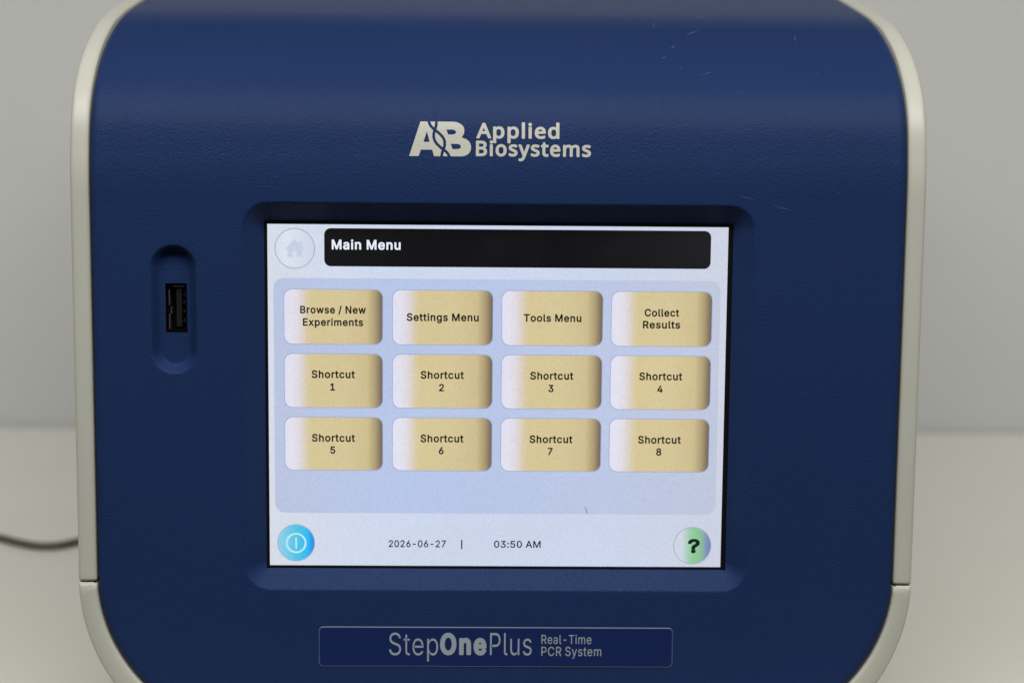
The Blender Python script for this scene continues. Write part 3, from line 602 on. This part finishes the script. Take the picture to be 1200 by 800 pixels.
for s in [(60.6, 221.2, 65.8, 222.6, .55), (56.2, 216.1, 60.6, 217.7, .35), (51, 212.1, 52.5, 213.2, .5), (47, 218.3, 48, 220, .35),
          (89.6, 216.6, 88.9, 214.5, .45), (68.1, 170.8, 73.8, 169.1, .35), (78.2, 167.7, 84.7, 166.2, .35), (58.4, 204.5, 62.3, 205.5, .25),
          (47.5, 209.2, 49.2, 209.6, .3), (92.4, 205.2, 93.2, 204.9, .3), (52.8, 207, 53.2, 206.2, .25), (66, 149, 66.4, 148.2, .2),
          (88.6, 113, 89.2, 112.4, .25), (90, 100, 90.6, 99.6, .25), (-98, 216.0, -97.6, 216.6, .25), (70, 200, 70.4, 199.4, .2)]:
    streak(*s)

# --- ivory side panels, one each side: a lipped strip following the front and top, closed by the outer wall
t_seam = float(np.interp(SEAM, prof[:, 1], arc)) + 0.32
ts = np.concatenate([np.linspace(t_seam, t_seam + 0.9, 5), np.linspace(t_seam + 2, 158, 24), np.linspace(159, 236, 90), np.linspace(240, arc[-1], 20)])


def side_panel(s):
    section = [(117.8, 9.0), (117.8, 0.85), (117.95, 0.6), (118.8, 0.32), (119.3, 0.22), (120.6, 0.18), (121.8, 0.2), (122.5, 0.4), (122.95, 0.85), (OW, 1.5), (OW, 9.0)]
    rings = []
    for i, t in enumerate(ts):
        y, z = at_arc(t)
        ny, nz = arc_normal(t)
        k = [0.8, 0.35, 0.12, 0.03, 0][i] if i < 5 else 0        # softened bottom end
        rings.append([(s * x * MM, (y - ny * (d + k)) * MM, (z - nz * (d + k)) * MM) for x, d in section])
    v, f = ring_sweep(rings)
    k = len(section)
    f.append(tuple(range(k)))                                   # bottom end
    # outer wall, down the back and along the seam
    outer = [i * k + k - 1 for i in range(len(rings))]
    b = len(v)
    v += [(s * OW * MM, BACK * MM, (SEAM + 0.32) * MM)]
    f.append(tuple(outer + [b]))
    me = mesh('side_panel', v, f)
    bm = bmesh.new()
    bm.from_mesh(me)
    bmesh.ops.recalc_face_normals(bm, faces=bm.faces)
    for fc in bm.faces:
        fc.smooth = len(fc.verts) == 4
    bm.to_mesh(me)
    bm.free()
    return link('side_panel', me, IVORY, root)


side_panel(-1)
side_panel(1)

# --- ivory base shell: a tray round the bottom of the panel
OR = 56.5


def outline(hw, r, zb, n=40):
    """From the left seam down, along the bottom and up to the right seam."""
    pts = [(-hw, SEAM + 0.0)]
    zc = zb + r
    left = [(-hw + r - r * math.cos(a), zc - r * math.sin(a)) for a in np.linspace(0.0, math.pi / 2, n)]
    mid = [(x, zb) for x in np.linspace(-hw + r, hw - r, 20)[1:-1]]
    right = [(-x, z) for x, z in left[::-1]]
    return left + mid + right


inn = outline(HW + 0.45, BR + 0.5, 9.2)
out = outline(OW, OR - 0.5, 0.0)
inn = [(x, min(z, SEAM - 0.4)) for x, z in inn]
out = [(x, min(z, SEAM - 0.4)) for x, z in out]
sect = [(0.0, 12.0), (0.0, 1.0), (0.05, 0.6), (0.14, 0.38), (0.3, 0.3), (0.86, 0.25), (0.95, 0.5), (1.0, 1.1), (1.0, 20.0), (1.0, BACK)]
rings = []
for (xi, zi), (xo, zo) in zip(inn, out):
    rings.append([((xi + (xo - xi) * a) * MM, d * MM, (zi + (zo - zi) * a) * MM) for a, d in sect])
# soften the two seam ends
for e in (0, -1):
    rings[e] = [(x, y + 0.35 * MM if j < 8 else y, z) for j, (x, y, z) in enumerate(rings[e])]
v, f = ring_sweep(rings)
k = len(sect)
f.append(tuple(range(k)))
f.append(tuple((len(rings) - 1) * k + j for j in range(k))[::-1])
f.append(tuple(i * k + k - 1 for i in range(len(rings))))
me = mesh('base_shell', v, f)
bm = bmesh.new()
bm.from_mesh(me)
bmesh.ops.recalc_face_normals(bm, faces=bm.faces)
for fc in bm.faces:
    fc.smooth = len(fc.verts) == 4
bm.to_mesh(me)
bm.free()
link('base_shell', me, IVORY, root)
# the light ledge of the base shell that shows in the seam under each side panel
for s in (-1, 1):
    x0, x1 = 118.6, OW - 0.25
    vv = [(s * x * MM, y * MM, z * MM) for x in (x0, x1) for y, z in ((0.9, SEAM - 1.2), (0.55, SEAM - 0.42), (0.75, SEAM - 0.12), (3.0, SEAM + 0.05), (BACK - 2, SEAM + 0.05), (BACK - 2, SEAM - 1.2))]
    ff = [(j, (j + 1) % 6, 6 + (j + 1) % 6, 6 + j) for j in range(6)] + [tuple(range(6)), tuple(range(11, 5, -1))]
    link('seam_ledge', mesh('seam_ledge', vv, ff), IVORY, root)

# --- dark chassis inside, seen only through the gaps
yz = [(y, z) for y, z in zip(*at_arc(np.linspace(5, arc[-1], 60)))]
ins = []
for t in np.linspace(3, arc[-1] - 2, 60):
    y, z = at_arc(t)
    ny, nz = arc_normal(t)
    ins.append((y - ny * 9.5, z - nz * 9.5))
ins = [p for p in ins if p[1] > 12] + [(BACK - 1, 250), (BACK - 1, 12)]
ins = [p for p in ins if p[1] > 58]
ins = [(9.5, 57.2)] + ins[:-2] + [(BACK - 1, 250), (BACK - 1, 57.2)]
vv = [(s * 117.9 * MM, y * MM, z * MM) for s in (-1, 1) for y, z in ins]
n = len(ins)
# the front opening round the display and port stays clear: chassis starts 9.5 mm behind the panel
ff = [(j, (j + 1) % n, n + (j + 1) % n, n + j) for j in range(n)] + [tuple(range(n)), tuple(range(2 * n - 1, n - 1, -1))]
link('chassis', mesh('chassis', vv, ff), DARK, root)
lo = [(x, min(z, 57.0)) for x, z in outline(HW + 0.2, BR + 0.5, 10.0)]
vv = [(x * MM, y * MM, z * MM) for y in (9.6, BACK - 1) for x, z in lo]
n = len(lo)
ff = [(j, (j + 1) % n, n + (j + 1) % n, n + j) for j in range(n)] + [tuple(range(n)), tuple(range(2 * n - 1, n - 1, -1))]
link('chassis_floor', mesh('chassis_floor', vv, ff), DARK, root)
yb = BACK
vv = [(x * MM, y * MM, z * MM) for y in (yb, yb + 2) for x, z in rounded_rect(-OW + 1, 1, OW - 1, 261, 20, 8)]
n = len(vv) // 2
ff = [(j, (j + 1) % n, n + (j + 1) % n, n + j) for j in range(n)] + [tuple(range(n)), tuple(range(2 * n - 1, n - 1, -1))]
link('back_panel', mesh('back_panel', vv, ff), IVORY, root)

# ------------------------------------------------------------------ display
SW, SH, SX, SZ, SD = 134.17, 101.55, -0.26, 110.0, 6.0


def ui(u_, v_, lift=0.0):
    """640 x 480 display pixels (v down) to the screen plane."""
    return ((SX + (u_ / 640 - 0.5) * SW) * MM, (SD - lift) * MM, (SZ + (0.5 - v_ / 480) * SH) * MM)


# black surround between the opening and the lit area
fr = [rounded_rect(AP[0] - 1.2, AP[2] - 1.2, AP[1] + 1.2, AP[3] + 1.2, 0.4, 2), rounded_rect(SX - SW / 2 + .02, SZ - SH / 2 + .02, SX + SW / 2 - .02, SZ + SH / 2 - .02, 0.05, 2)]
k = len(fr[0])
rings = []
for j in range(k):
    (a, b), (c, d) = fr[0][j], fr[1][j]
    rings.append([(a * MM, 8.4 * MM, b * MM), (a * MM, 5.62 * MM, b * MM), (c * MM, 5.8 * MM, d * MM), (c * MM, 8.4 * MM, d * MM)])
v, f = ring_sweep(rings, close_ring=True, close_path=True)
link('screen_surround', mesh('screen_surround', v, f), BLACK, root)

BG = lcd('display_background', [(0.0, (222, 228, 240)), (0.25, (213, 224, 246)), (0.75, (210, 221, 244)), (1.0, (214, 219, 236))], 'X', 0.93)
TRAY = lcd('display_tray', [(0.0, (192, 203, 232)), (0.3, (189, 205, 240)), (0.75, (194, 206, 236)), (1.0, (198, 206, 227))], 'X', 0.94)
RIM = lcd('display_outline', [(0.5, (160, 172, 208))])
TAN = lcd('button_shade', [(0.0, (224, 224, 242)), (0.07, (228, 226, 240)), (0.14, (225, 220, 228)), (0.19, (221, 210, 202)), (0.235, (217, 203, 168)), (0.28, (215, 199, 152)),
                           (0.6, (214, 199, 154)), (0.84, (207, 190, 144)), (0.92, (174, 157, 118)), (0.97, (132, 118, 96)), (1.0, (106, 96, 86))])
TXT = lcd('display_dark_text', [(0.5, (20, 14, 8))])
NAVY = lcd('display_navy_text', [(0.5, (14, 20, 44))])
TITLE = lcd('title_bar_painted_sheen', [(0.0, (15, 15, 16)), (0.6, (10, 10, 12)), (0.85, (20, 20, 22)), (1.0, (28, 28, 30))])  # lighter right end is a reflection painted into the bar's colour
WHITE = lcd('display_white_text', [(0.5, (236, 240, 252))])
HOMEF = lcd('home_button_shade', [(0.0, (214, 224, 240)), (0.3, (222, 228, 240)), (1.0, (206, 212, 230))])
HOMEI = lcd('home_symbol', [(0.5, (199, 209, 230))])
POWF = lcd('power_button_shade', [(0.0, (150, 205, 232)), (0.2, (126, 206, 236)), (0.5, (84, 196, 230)), (0.8, (52, 188, 242)), (1.0, (40, 120, 226))])
POWI = lcd('power_symbol', [(0.5, (190, 234, 246))])
HLPF = lcd('help_button_shade', [(0.0, (206, 214, 230)), (0.22, (208, 216, 228)), (0.42, (160, 206, 176)), (0.55, (142, 206, 152)), (0.72, (144, 192, 156)), (0.9, (128, 142, 188)), (1.0, (120, 130, 190))])
HLPI = lcd('help_symbol', [(0.5, (14, 34, 20))])

fl = Flat()
fl.add([rounded_rect(0, 0, 640, 480, 0.5, 1)], 0, 0.0, ui)
screen = fl.build('screen', [BG], root)
tag(screen, 'lit touchscreen showing a menu of tan buttons')
# glass body behind the lit face
fl = Flat()
fl.add([rounded_rect(8, 74.5, 631, 404.7, 14, 8)], 0, 0.02, ui)
fl.build('button_tray', [TRAY], screen)
fl = Flat()
fl.add([rounded_rect(78.7, 5.4, 616, 57.9, 9, 6)], 0, 0.04, ui)
fl.add(word('title', 'Main Menu', 89.1, 184.6, 34.6, 13.6, -1), 1, 0.07, ui)
fl.build('title_bar', [TITLE, WHITE], screen)


def button(i, j, rows):
    x0, x1 = [(22.8, 159.3), (173.9, 312.9), (326.3, 466.5), (479.3, 619.2)][i]
    y0 = [90.3, 179.9, 269.0][j]
    y1 = [165.7, 254.7, 343.2][j]
    fl = Flat()
    fl.add([rounded_rect(x0 - 1, y0 - 1, x1 + 1, y1 + 1, 11.5, 7)], 2, 0.04, ui)
    fl.add([rounded_rect(x0, y0, x1, y1, 11, 7)], 0, 0.06, ui)
    for text, a, b, base, cap in rows:
        fl.add(word('ui', text, a, b, base, cap, -1), 1, 0.09, ui)
    fl.build('menu_button', [TAN, TXT, RIM], screen)


button(0, 0, [('Browse / New', 44.9, 136.3, 123.4, 10.6), ('Experiments', 48.6, 132.5, 140.7, 10.6)])
button(1, 0, [('Settings Menu', 193.2, 293.6, 133.0, 10.9)])
button(2, 0, [('Tools Menu', 356.5, 437.0, 132.9, 10.7)])
button(3, 0, [('Collect', 525.3, 573.5, 124.5, 10.7), ('Results', 523.2, 575.4, 141.2, 10.7)])
for q in range(8):
    i, j = q % 4, 1 + q // 4
    c = [90.6, 243.1, 396.6, 549.6][i]
    dy = [0.1, 0.1, 0.3, 0.2][i] + (89.6 if j == 2 else 0)
    rows = [('Shortcut', c - 30.2, c + 30.2, 213.6 + dy, 11.0)]
    rows.append((str(q + 1), c - 1.0 + [0, 0, 0, 0.3][i], None, 231.1 + dy - (0.6 if j == 2 else 0), 10.4))
    button(i, j, rows)

fl = Flat()
fl.add([circle(38, 33.6, 28)], 2, 0.03, ui)
fl.add([circle(38, 33.6, 26.8)], 0, 0.05, ui)
house = [(38, 20.5), (44.2, 26.8), (44.2, 23.6), (48, 23.6), (48, 30.6), (52, 34.6), (48.3, 34.6), (48.3, 45.5), (40.8, 45.5), (40.8, 37.5), (35.2, 37.5), (35.2, 45.5), (27.7, 45.5), (27.7, 34.6), (24, 34.6)]
fl.add([house], 1, 0.07, ui)
fl.build('home_button', [HOMEF, HOMEI, RIM], screen)
fl = Flat()
fl.add([circle(37.3, 447.6, 26.6)], 2, 0.03, ui)
fl.add([circle(37.3, 447.6, 25.6)], 0, 0.05, ui)
fl.add([circle(37.3, 448, 14.6), circle(37.3, 448, 12.0)], 1, 0.07, ui)
fl.add([rounded_rect(36.2, 439.6, 38.4, 456.2, 0.8, 3)], 1, 0.07, ui)
fl.build('power_button', [POWF, POWI, RIM], screen)
fl = Flat()
fl.add([circle(599.4, 449.2, 27)], 2, 0.03, ui)
fl.add([circle(599.4, 449.2, 26)], 0, 0.05, ui)
fl.add(word('mark', '?', 593.0, 610.0, 460.0, 20.5, -1), 1, 0.07, ui)
fl.build('help_button', [HLPF, HLPI, RIM], screen)
fl = Flat()
fl.add(word('clock', '2026-06-27', 168.2, 249.2, 453.3, 10.0, -1), 0, 0.04, ui)
fl.add([rounded_rect(270.8, 442.3, 272.6, 455.8, 0.3, 1)], 0, 0.04, ui)
fl.add(word('clock', '03:50 AM', 317.5, 383.7, 453.4, 10.0, -1), 0, 0.04, ui)
fl.build('date_and_time', [NAVY], screen)
fl = Flat()
fl.add([[(445.6, 394.5), (446.3, 394.2), (448.9, 401.5), (450, 404.6), (449.0, 404.2), (447.2, 399)]], 0, 0.05, ui)
fl.build('screen_scratch', [mat('glass_scratch', (0.10, 0.11, 0.15, 1), 0.6)], screen)

# ------------------------------------------------------------------ port in its pocket
pf = 3.05
port = bpy.data.objects.new('usb_port', None)
sc.collection.objects.link(port)
port.parent = root
x0, x1, z0, z1 = PH


def box_mesh(name, lo, hi, bevel=0.0):
    bm = bmesh.new()
    bmesh.ops.create_cube(bm, size=1)
    for q in bm.verts:
        q.co = [((lo[i] + hi[i]) / 2 + q.co[i] * (hi[i] - lo[i])) * MM for i in range(3)]
    if bevel:
        bmesh.ops.bevel(bm, geom=bm.edges[:], offset=bevel * MM, segments=2, affect='EDGES')
    me = bpy.data.meshes.new(name)
    bm.to_mesh(me)
    bm.free()
    return me


# walls of the opening, a thin metal sleeve set back in it, and the contact tongue
loop = rounded_rect(x0, z0, x1, z1, 0.35, 3)
rings = [[(x * MM, y * MM, z * MM) for y in (2.95, 9.3)] for x, z in loop]
v, f = ring_sweep(rings, close_path=True)
link('port_frame', mesh('port_frame', v, f), DARK, port)
a = rounded_rect(x0 + .42, z0 + .42, x1 - .42, z1 - .42, 0.5, 3)
b = rounded_rect(x0 + .75, z0 + .75, x1 - .75, z1 - .75, 0.3, 3)
rings = [[(p[0] * MM, 9.2 * MM, p[1] * MM), (p[0] * MM, 4.1 * MM, p[1] * MM), (q[0] * MM, 4.1 * MM, q[1] * MM), (q[0] * MM, 9.2 * MM, q[1] * MM)] for p, q in zip(a, b)]
v, f = ring_sweep(rings, close_path=True)
link('metal_sleeve', mesh('metal_sleeve', v, f), mat('dull_steel', (0.02, 0.02, 0.02, 1), 0.5, metal=1.0), port)
link('contact_tongue', box_mesh('contact_tongue', (x0 + 2.9, 4.6, z0 + 1.5), (x0 + 4.5, 9.2, z1 - 1.5), 0.1), TONGUE, port)
for zc in (z0 + 3.2, z0 + 5.9, z0 + 8.6, z0 + 10.9):
    link('contact_spring', box_mesh('contact_spring', (x0 + 4.75, 5.6, zc - .45), (x0 + 5.2, 9.0, zc + .45), 0.05), DULL, port)
for zc0, zc1 in ((z0 + 0.9, z0 + 5.3), (z0 + 7.9, z1 - 2.0)):
    link('shell_spring', box_mesh('shell_spring', (x0 + 0.8, 3.9, zc0), (x0 + 1.1, 8.8, zc1), 0.05), NICKEL, port)
link('shell_spring', box_mesh('shell_spring', (x0 + 1.25, 4.2, z0 + 5.2), (x0 + 1.55, 8.8, z0 + 7.4), 0.05), NICKEL, port)
link('shell_spring', box_mesh('shell_spring', (x0 + 2.0, 4.0, z1 - 1.15), (x1 - 0.9, 8.8, z1 - 0.85), 0.05), NICKEL, port)
link('port_back', box_mesh('port_back', (x0 - .3, 9.2, z0 - .3), (x1 + .3, 9.4, z1 + .3)), DARK, port)

# ------------------------------------------------------------------ printed maker's mark, following the curve of the panel
lx = lambda X_: -26.06 + (X_ - 0) * (-8.35 + 26.06) / 885
lz = lambda Y_: 180.95 + (655 - Y_) * (190.72 - 180.95) / 497


def smooth_pts(pts, n=5):
    return [tuple(p) for p in catmull(np.array(pts, float), n)]


s1 = smooth_pts([(276, 150), (300, 212), (345, 260), (402, 305), (462, 360), (500, 420), (508, 482), (496, 545), (474, 600), (464, 662)])
s2 = smooth_pts([(387, 150), (381, 225), (362, 282), (350, 340), (354, 400), (382, 460), (432, 512), (490, 560), (542, 602), (578, 662)])


def offset(path, d):
    out_ = []
    for i, p in enumerate(path):
        a_, b_ = path[max(0, i - 1)], path[min(len(path) - 1, i + 1)]
        tx, ty = b_[0] - a_[0], b_[1] - a_[1]
        l_ = math.hypot(tx, ty)
        out_.append((p[0] - ty / l_ * d, p[1] + tx / l_ * d))
    return out_


hw_ = 20
s1L, s1R = offset(s1, hw_), offset(s1, -hw_)          # left-hand side / right-hand side going down the page
s2L, s2R = offset(s2, hw_), offset(s2, -hw_)


def xat(path, y):
    ys_ = [p[1] for p in path]
    return float(np.interp(y, ys_, [p[0] for p in path]))


TOP, BOT = 158, 655
ys_ = np.linspace(TOP, BOT, 60)
left_edge = [(min(xat(s1L, y), xat(s2L, y)), y) for y in ys_]
right_edge = [(max(xat(s1R, y), xat(s2R, y)), y) for y in ys_]
letter_a = [[(0, BOT), (158, TOP)] + left_edge + [(356, BOT), (330, 562), (168, 562), (136, BOT)], [(252, 298), (292, 450), (203, 450)]]
bowl = smooth_pts([(600, TOP), (670, 163), (735, 190), (776, 232), (788, 285), (778, 335), (748, 384)], 5)
bowl2 = smooth_pts([(748, 384), (810, 405), (860, 445), (884, 505), (880, 565), (848, 618), (800, 645), (740, BOT)], 5)
letter_b = [right_edge[::-1] + bowl + bowl2[1:],
            [(530, 270), (618, 270), (650, 278), (668, 296), (670, 316), (652, 334), (622, 342), (556, 342)],
            [(594, 475), (690, 475), (725, 485), (742, 512), (732, 538), (700, 550), (620, 550)]]
gaps = []
for lo_, hi_ in ((TOP, 320), (TOP, BOT), (520, BOT)):
    pass


def between(y0_, y1_, la, rb):
    Lp, Rp = [], []
    for y in np.linspace(y0_, y1_, 50):
        a_, b_ = xat(la, y), xat(rb, y)
        if b_ - a_ > 3:
            Lp.append((a_, y))
            Rp.append((b_, y))
    return [Lp + Rp[::-1]]


tri_top = between(TOP, 262, s1R, s2L)
lens = between(285, 560, s2R, s1L)
tri_bot = between(562, BOT, s1R, s2L)
contours = []
for c in letter_a + letter_b + tri_top + lens + tri_bot:
    contours.append([(lx(p[0]), lz(p[1])) for p in c])
contours += word('logo', 'Applied', -6.85, 16.99, 186.1, 4.35)
contours += word('logo', 'Biosystems', -6.95, 26.08, 181.05, 4.40)
v2, f2 = fill2d(contours)
bm = bmesh.new()
bv = [bm.verts.new((x, 0, z)) for x, z in v2]
for q in f2:
    try:
        bm.faces.new([bv[i] for i in q])
    except ValueError:
        pass
for zc in np.arange(179.0, 192, 0.5):
    bmesh.ops.bisect_plane(bm, geom=bm.verts[:] + bm.edges[:] + bm.faces[:], plane_co=(0, 0, zc), plane_no=(0, 0, 1))
for q in bm.verts:
    sk = 0.05 * math.sin(q.co.x * 0.045 + 1) * math.sin(q.co.z * 0.06)
    p = on_surface(q.co.x, q.co.z, 0.04 - sk)
    q.co = p
bmesh.ops.recalc_face_normals(bm, faces=bm.faces)
me = bpy.data.meshes.new('maker_mark')
bm.to_mesh(me)
bm.free()
link('maker_mark', me, PRINT, front)

# ------------------------------------------------------------------ name plate under the display
pl = [rounded_rect(-52.5 + e, 30.1 + e, 52.5 - e, 42.3 - e, 1.3 - e * 0.5, 5) for e in (0.0, 0.0, 0.22, 0.3)]
ys_p = (0.2, -0.14, -0.28, -0.28)
k = len(pl[0])
v = [(x * MM, y * MM, z * MM) for ring, y in zip(pl, ys_p) for x, z in ring]
f = [(a_ * k + j, a_ * k + (j + 1) % k, (a_ + 1) * k + (j + 1) % k, (a_ + 1) * k + j) for a_ in range(3) for j in range(k)]
f.append(tuple(3 * k + j for j in range(k)))
me = mesh('name_plate', v, f)
me.polygons.foreach_set('material_index', [1] * (3 * k) + [0])
plate = link('name_plate', me, [PLATE, EDGE], root)
fl = Flat()
flat = lambda x, z, lift: (x * MM, (-0.28 - lift) * MM, z * MM)
fl.add(word('plate', 'Step', -31.69, -17.16, 33.72, 6.75), 0, 0.03, flat)
fl.add(word('plate bold', 'One', -16.6, -2.84, 33.75, 6.75), 0, 0.03, flat)
fl.add(word('plate', 'Plus', -1.78, 10.56, 33.8, 6.75), 0, 0.03, flat)
fl.add(word('plate small', 'Real-Time', 13.43, 28.28, 37.28, 2.75), 0, 0.03, flat)
fl.add(word('plate small', 'PCR System', 13.47, 31.25, 33.6, 2.8), 0, 0.03, flat)
fl.build('plate_lettering', [INK], plate)

# ------------------------------------------------------------------ cord on the table, running out from behind the instrument
path = catmull(np.array([(-1.60, 0.38), (-1.05, 0.44), (-0.50, 0.40), (-0.34, 0.335), (-0.262, 0.297), (-0.2106, 0.2699), (-0.2016, 0.2625), (-0.1912, 0.2563), (-0.1842, 0.2567), (-0.1766, 0.2640), (-0.163, 0.290),
                         (-0.148, 0.340), (-0.138, 0.400), (-0.105, 0.435), (-0.06, 0.432), (-0.03, 0.410), (-0.02, 0.392)]), 8)
hz = [0.0018 + (0.05 * max(0, (i - len(path) * 0.78) / (len(path) * 0.22)) ** 2) for i in range(len(path))]
rings = []
for i, p in enumerate(path):
    d = path[min(i + 1, len(path) - 1)] - path[max(i - 1, 0)]
    d = Vector((d[0], d[1], 0)).normalized()
    side = Vector((-d.y, d.x, 0))
    rings.append([tuple(Vector((p[0], p[1], hz[i])) + side * 0.0017 * math.cos(a_) + Vector((0, 0, 1)) * 0.0017 * math.sin(a_))
                  for a_ in np.linspace(0, 2 * math.pi, 13)[:-1]])
v, f = ring_sweep(rings, close_ring=True)
f.append(tuple(range(12)))
f.append(tuple(len(v) - 12 + j for j in range(12))[::-1])
tag(link('cable', mesh('cable', v, f, True), CORD), 'thin dark grey cable curving across the white table from behind the instrument', 'cable')
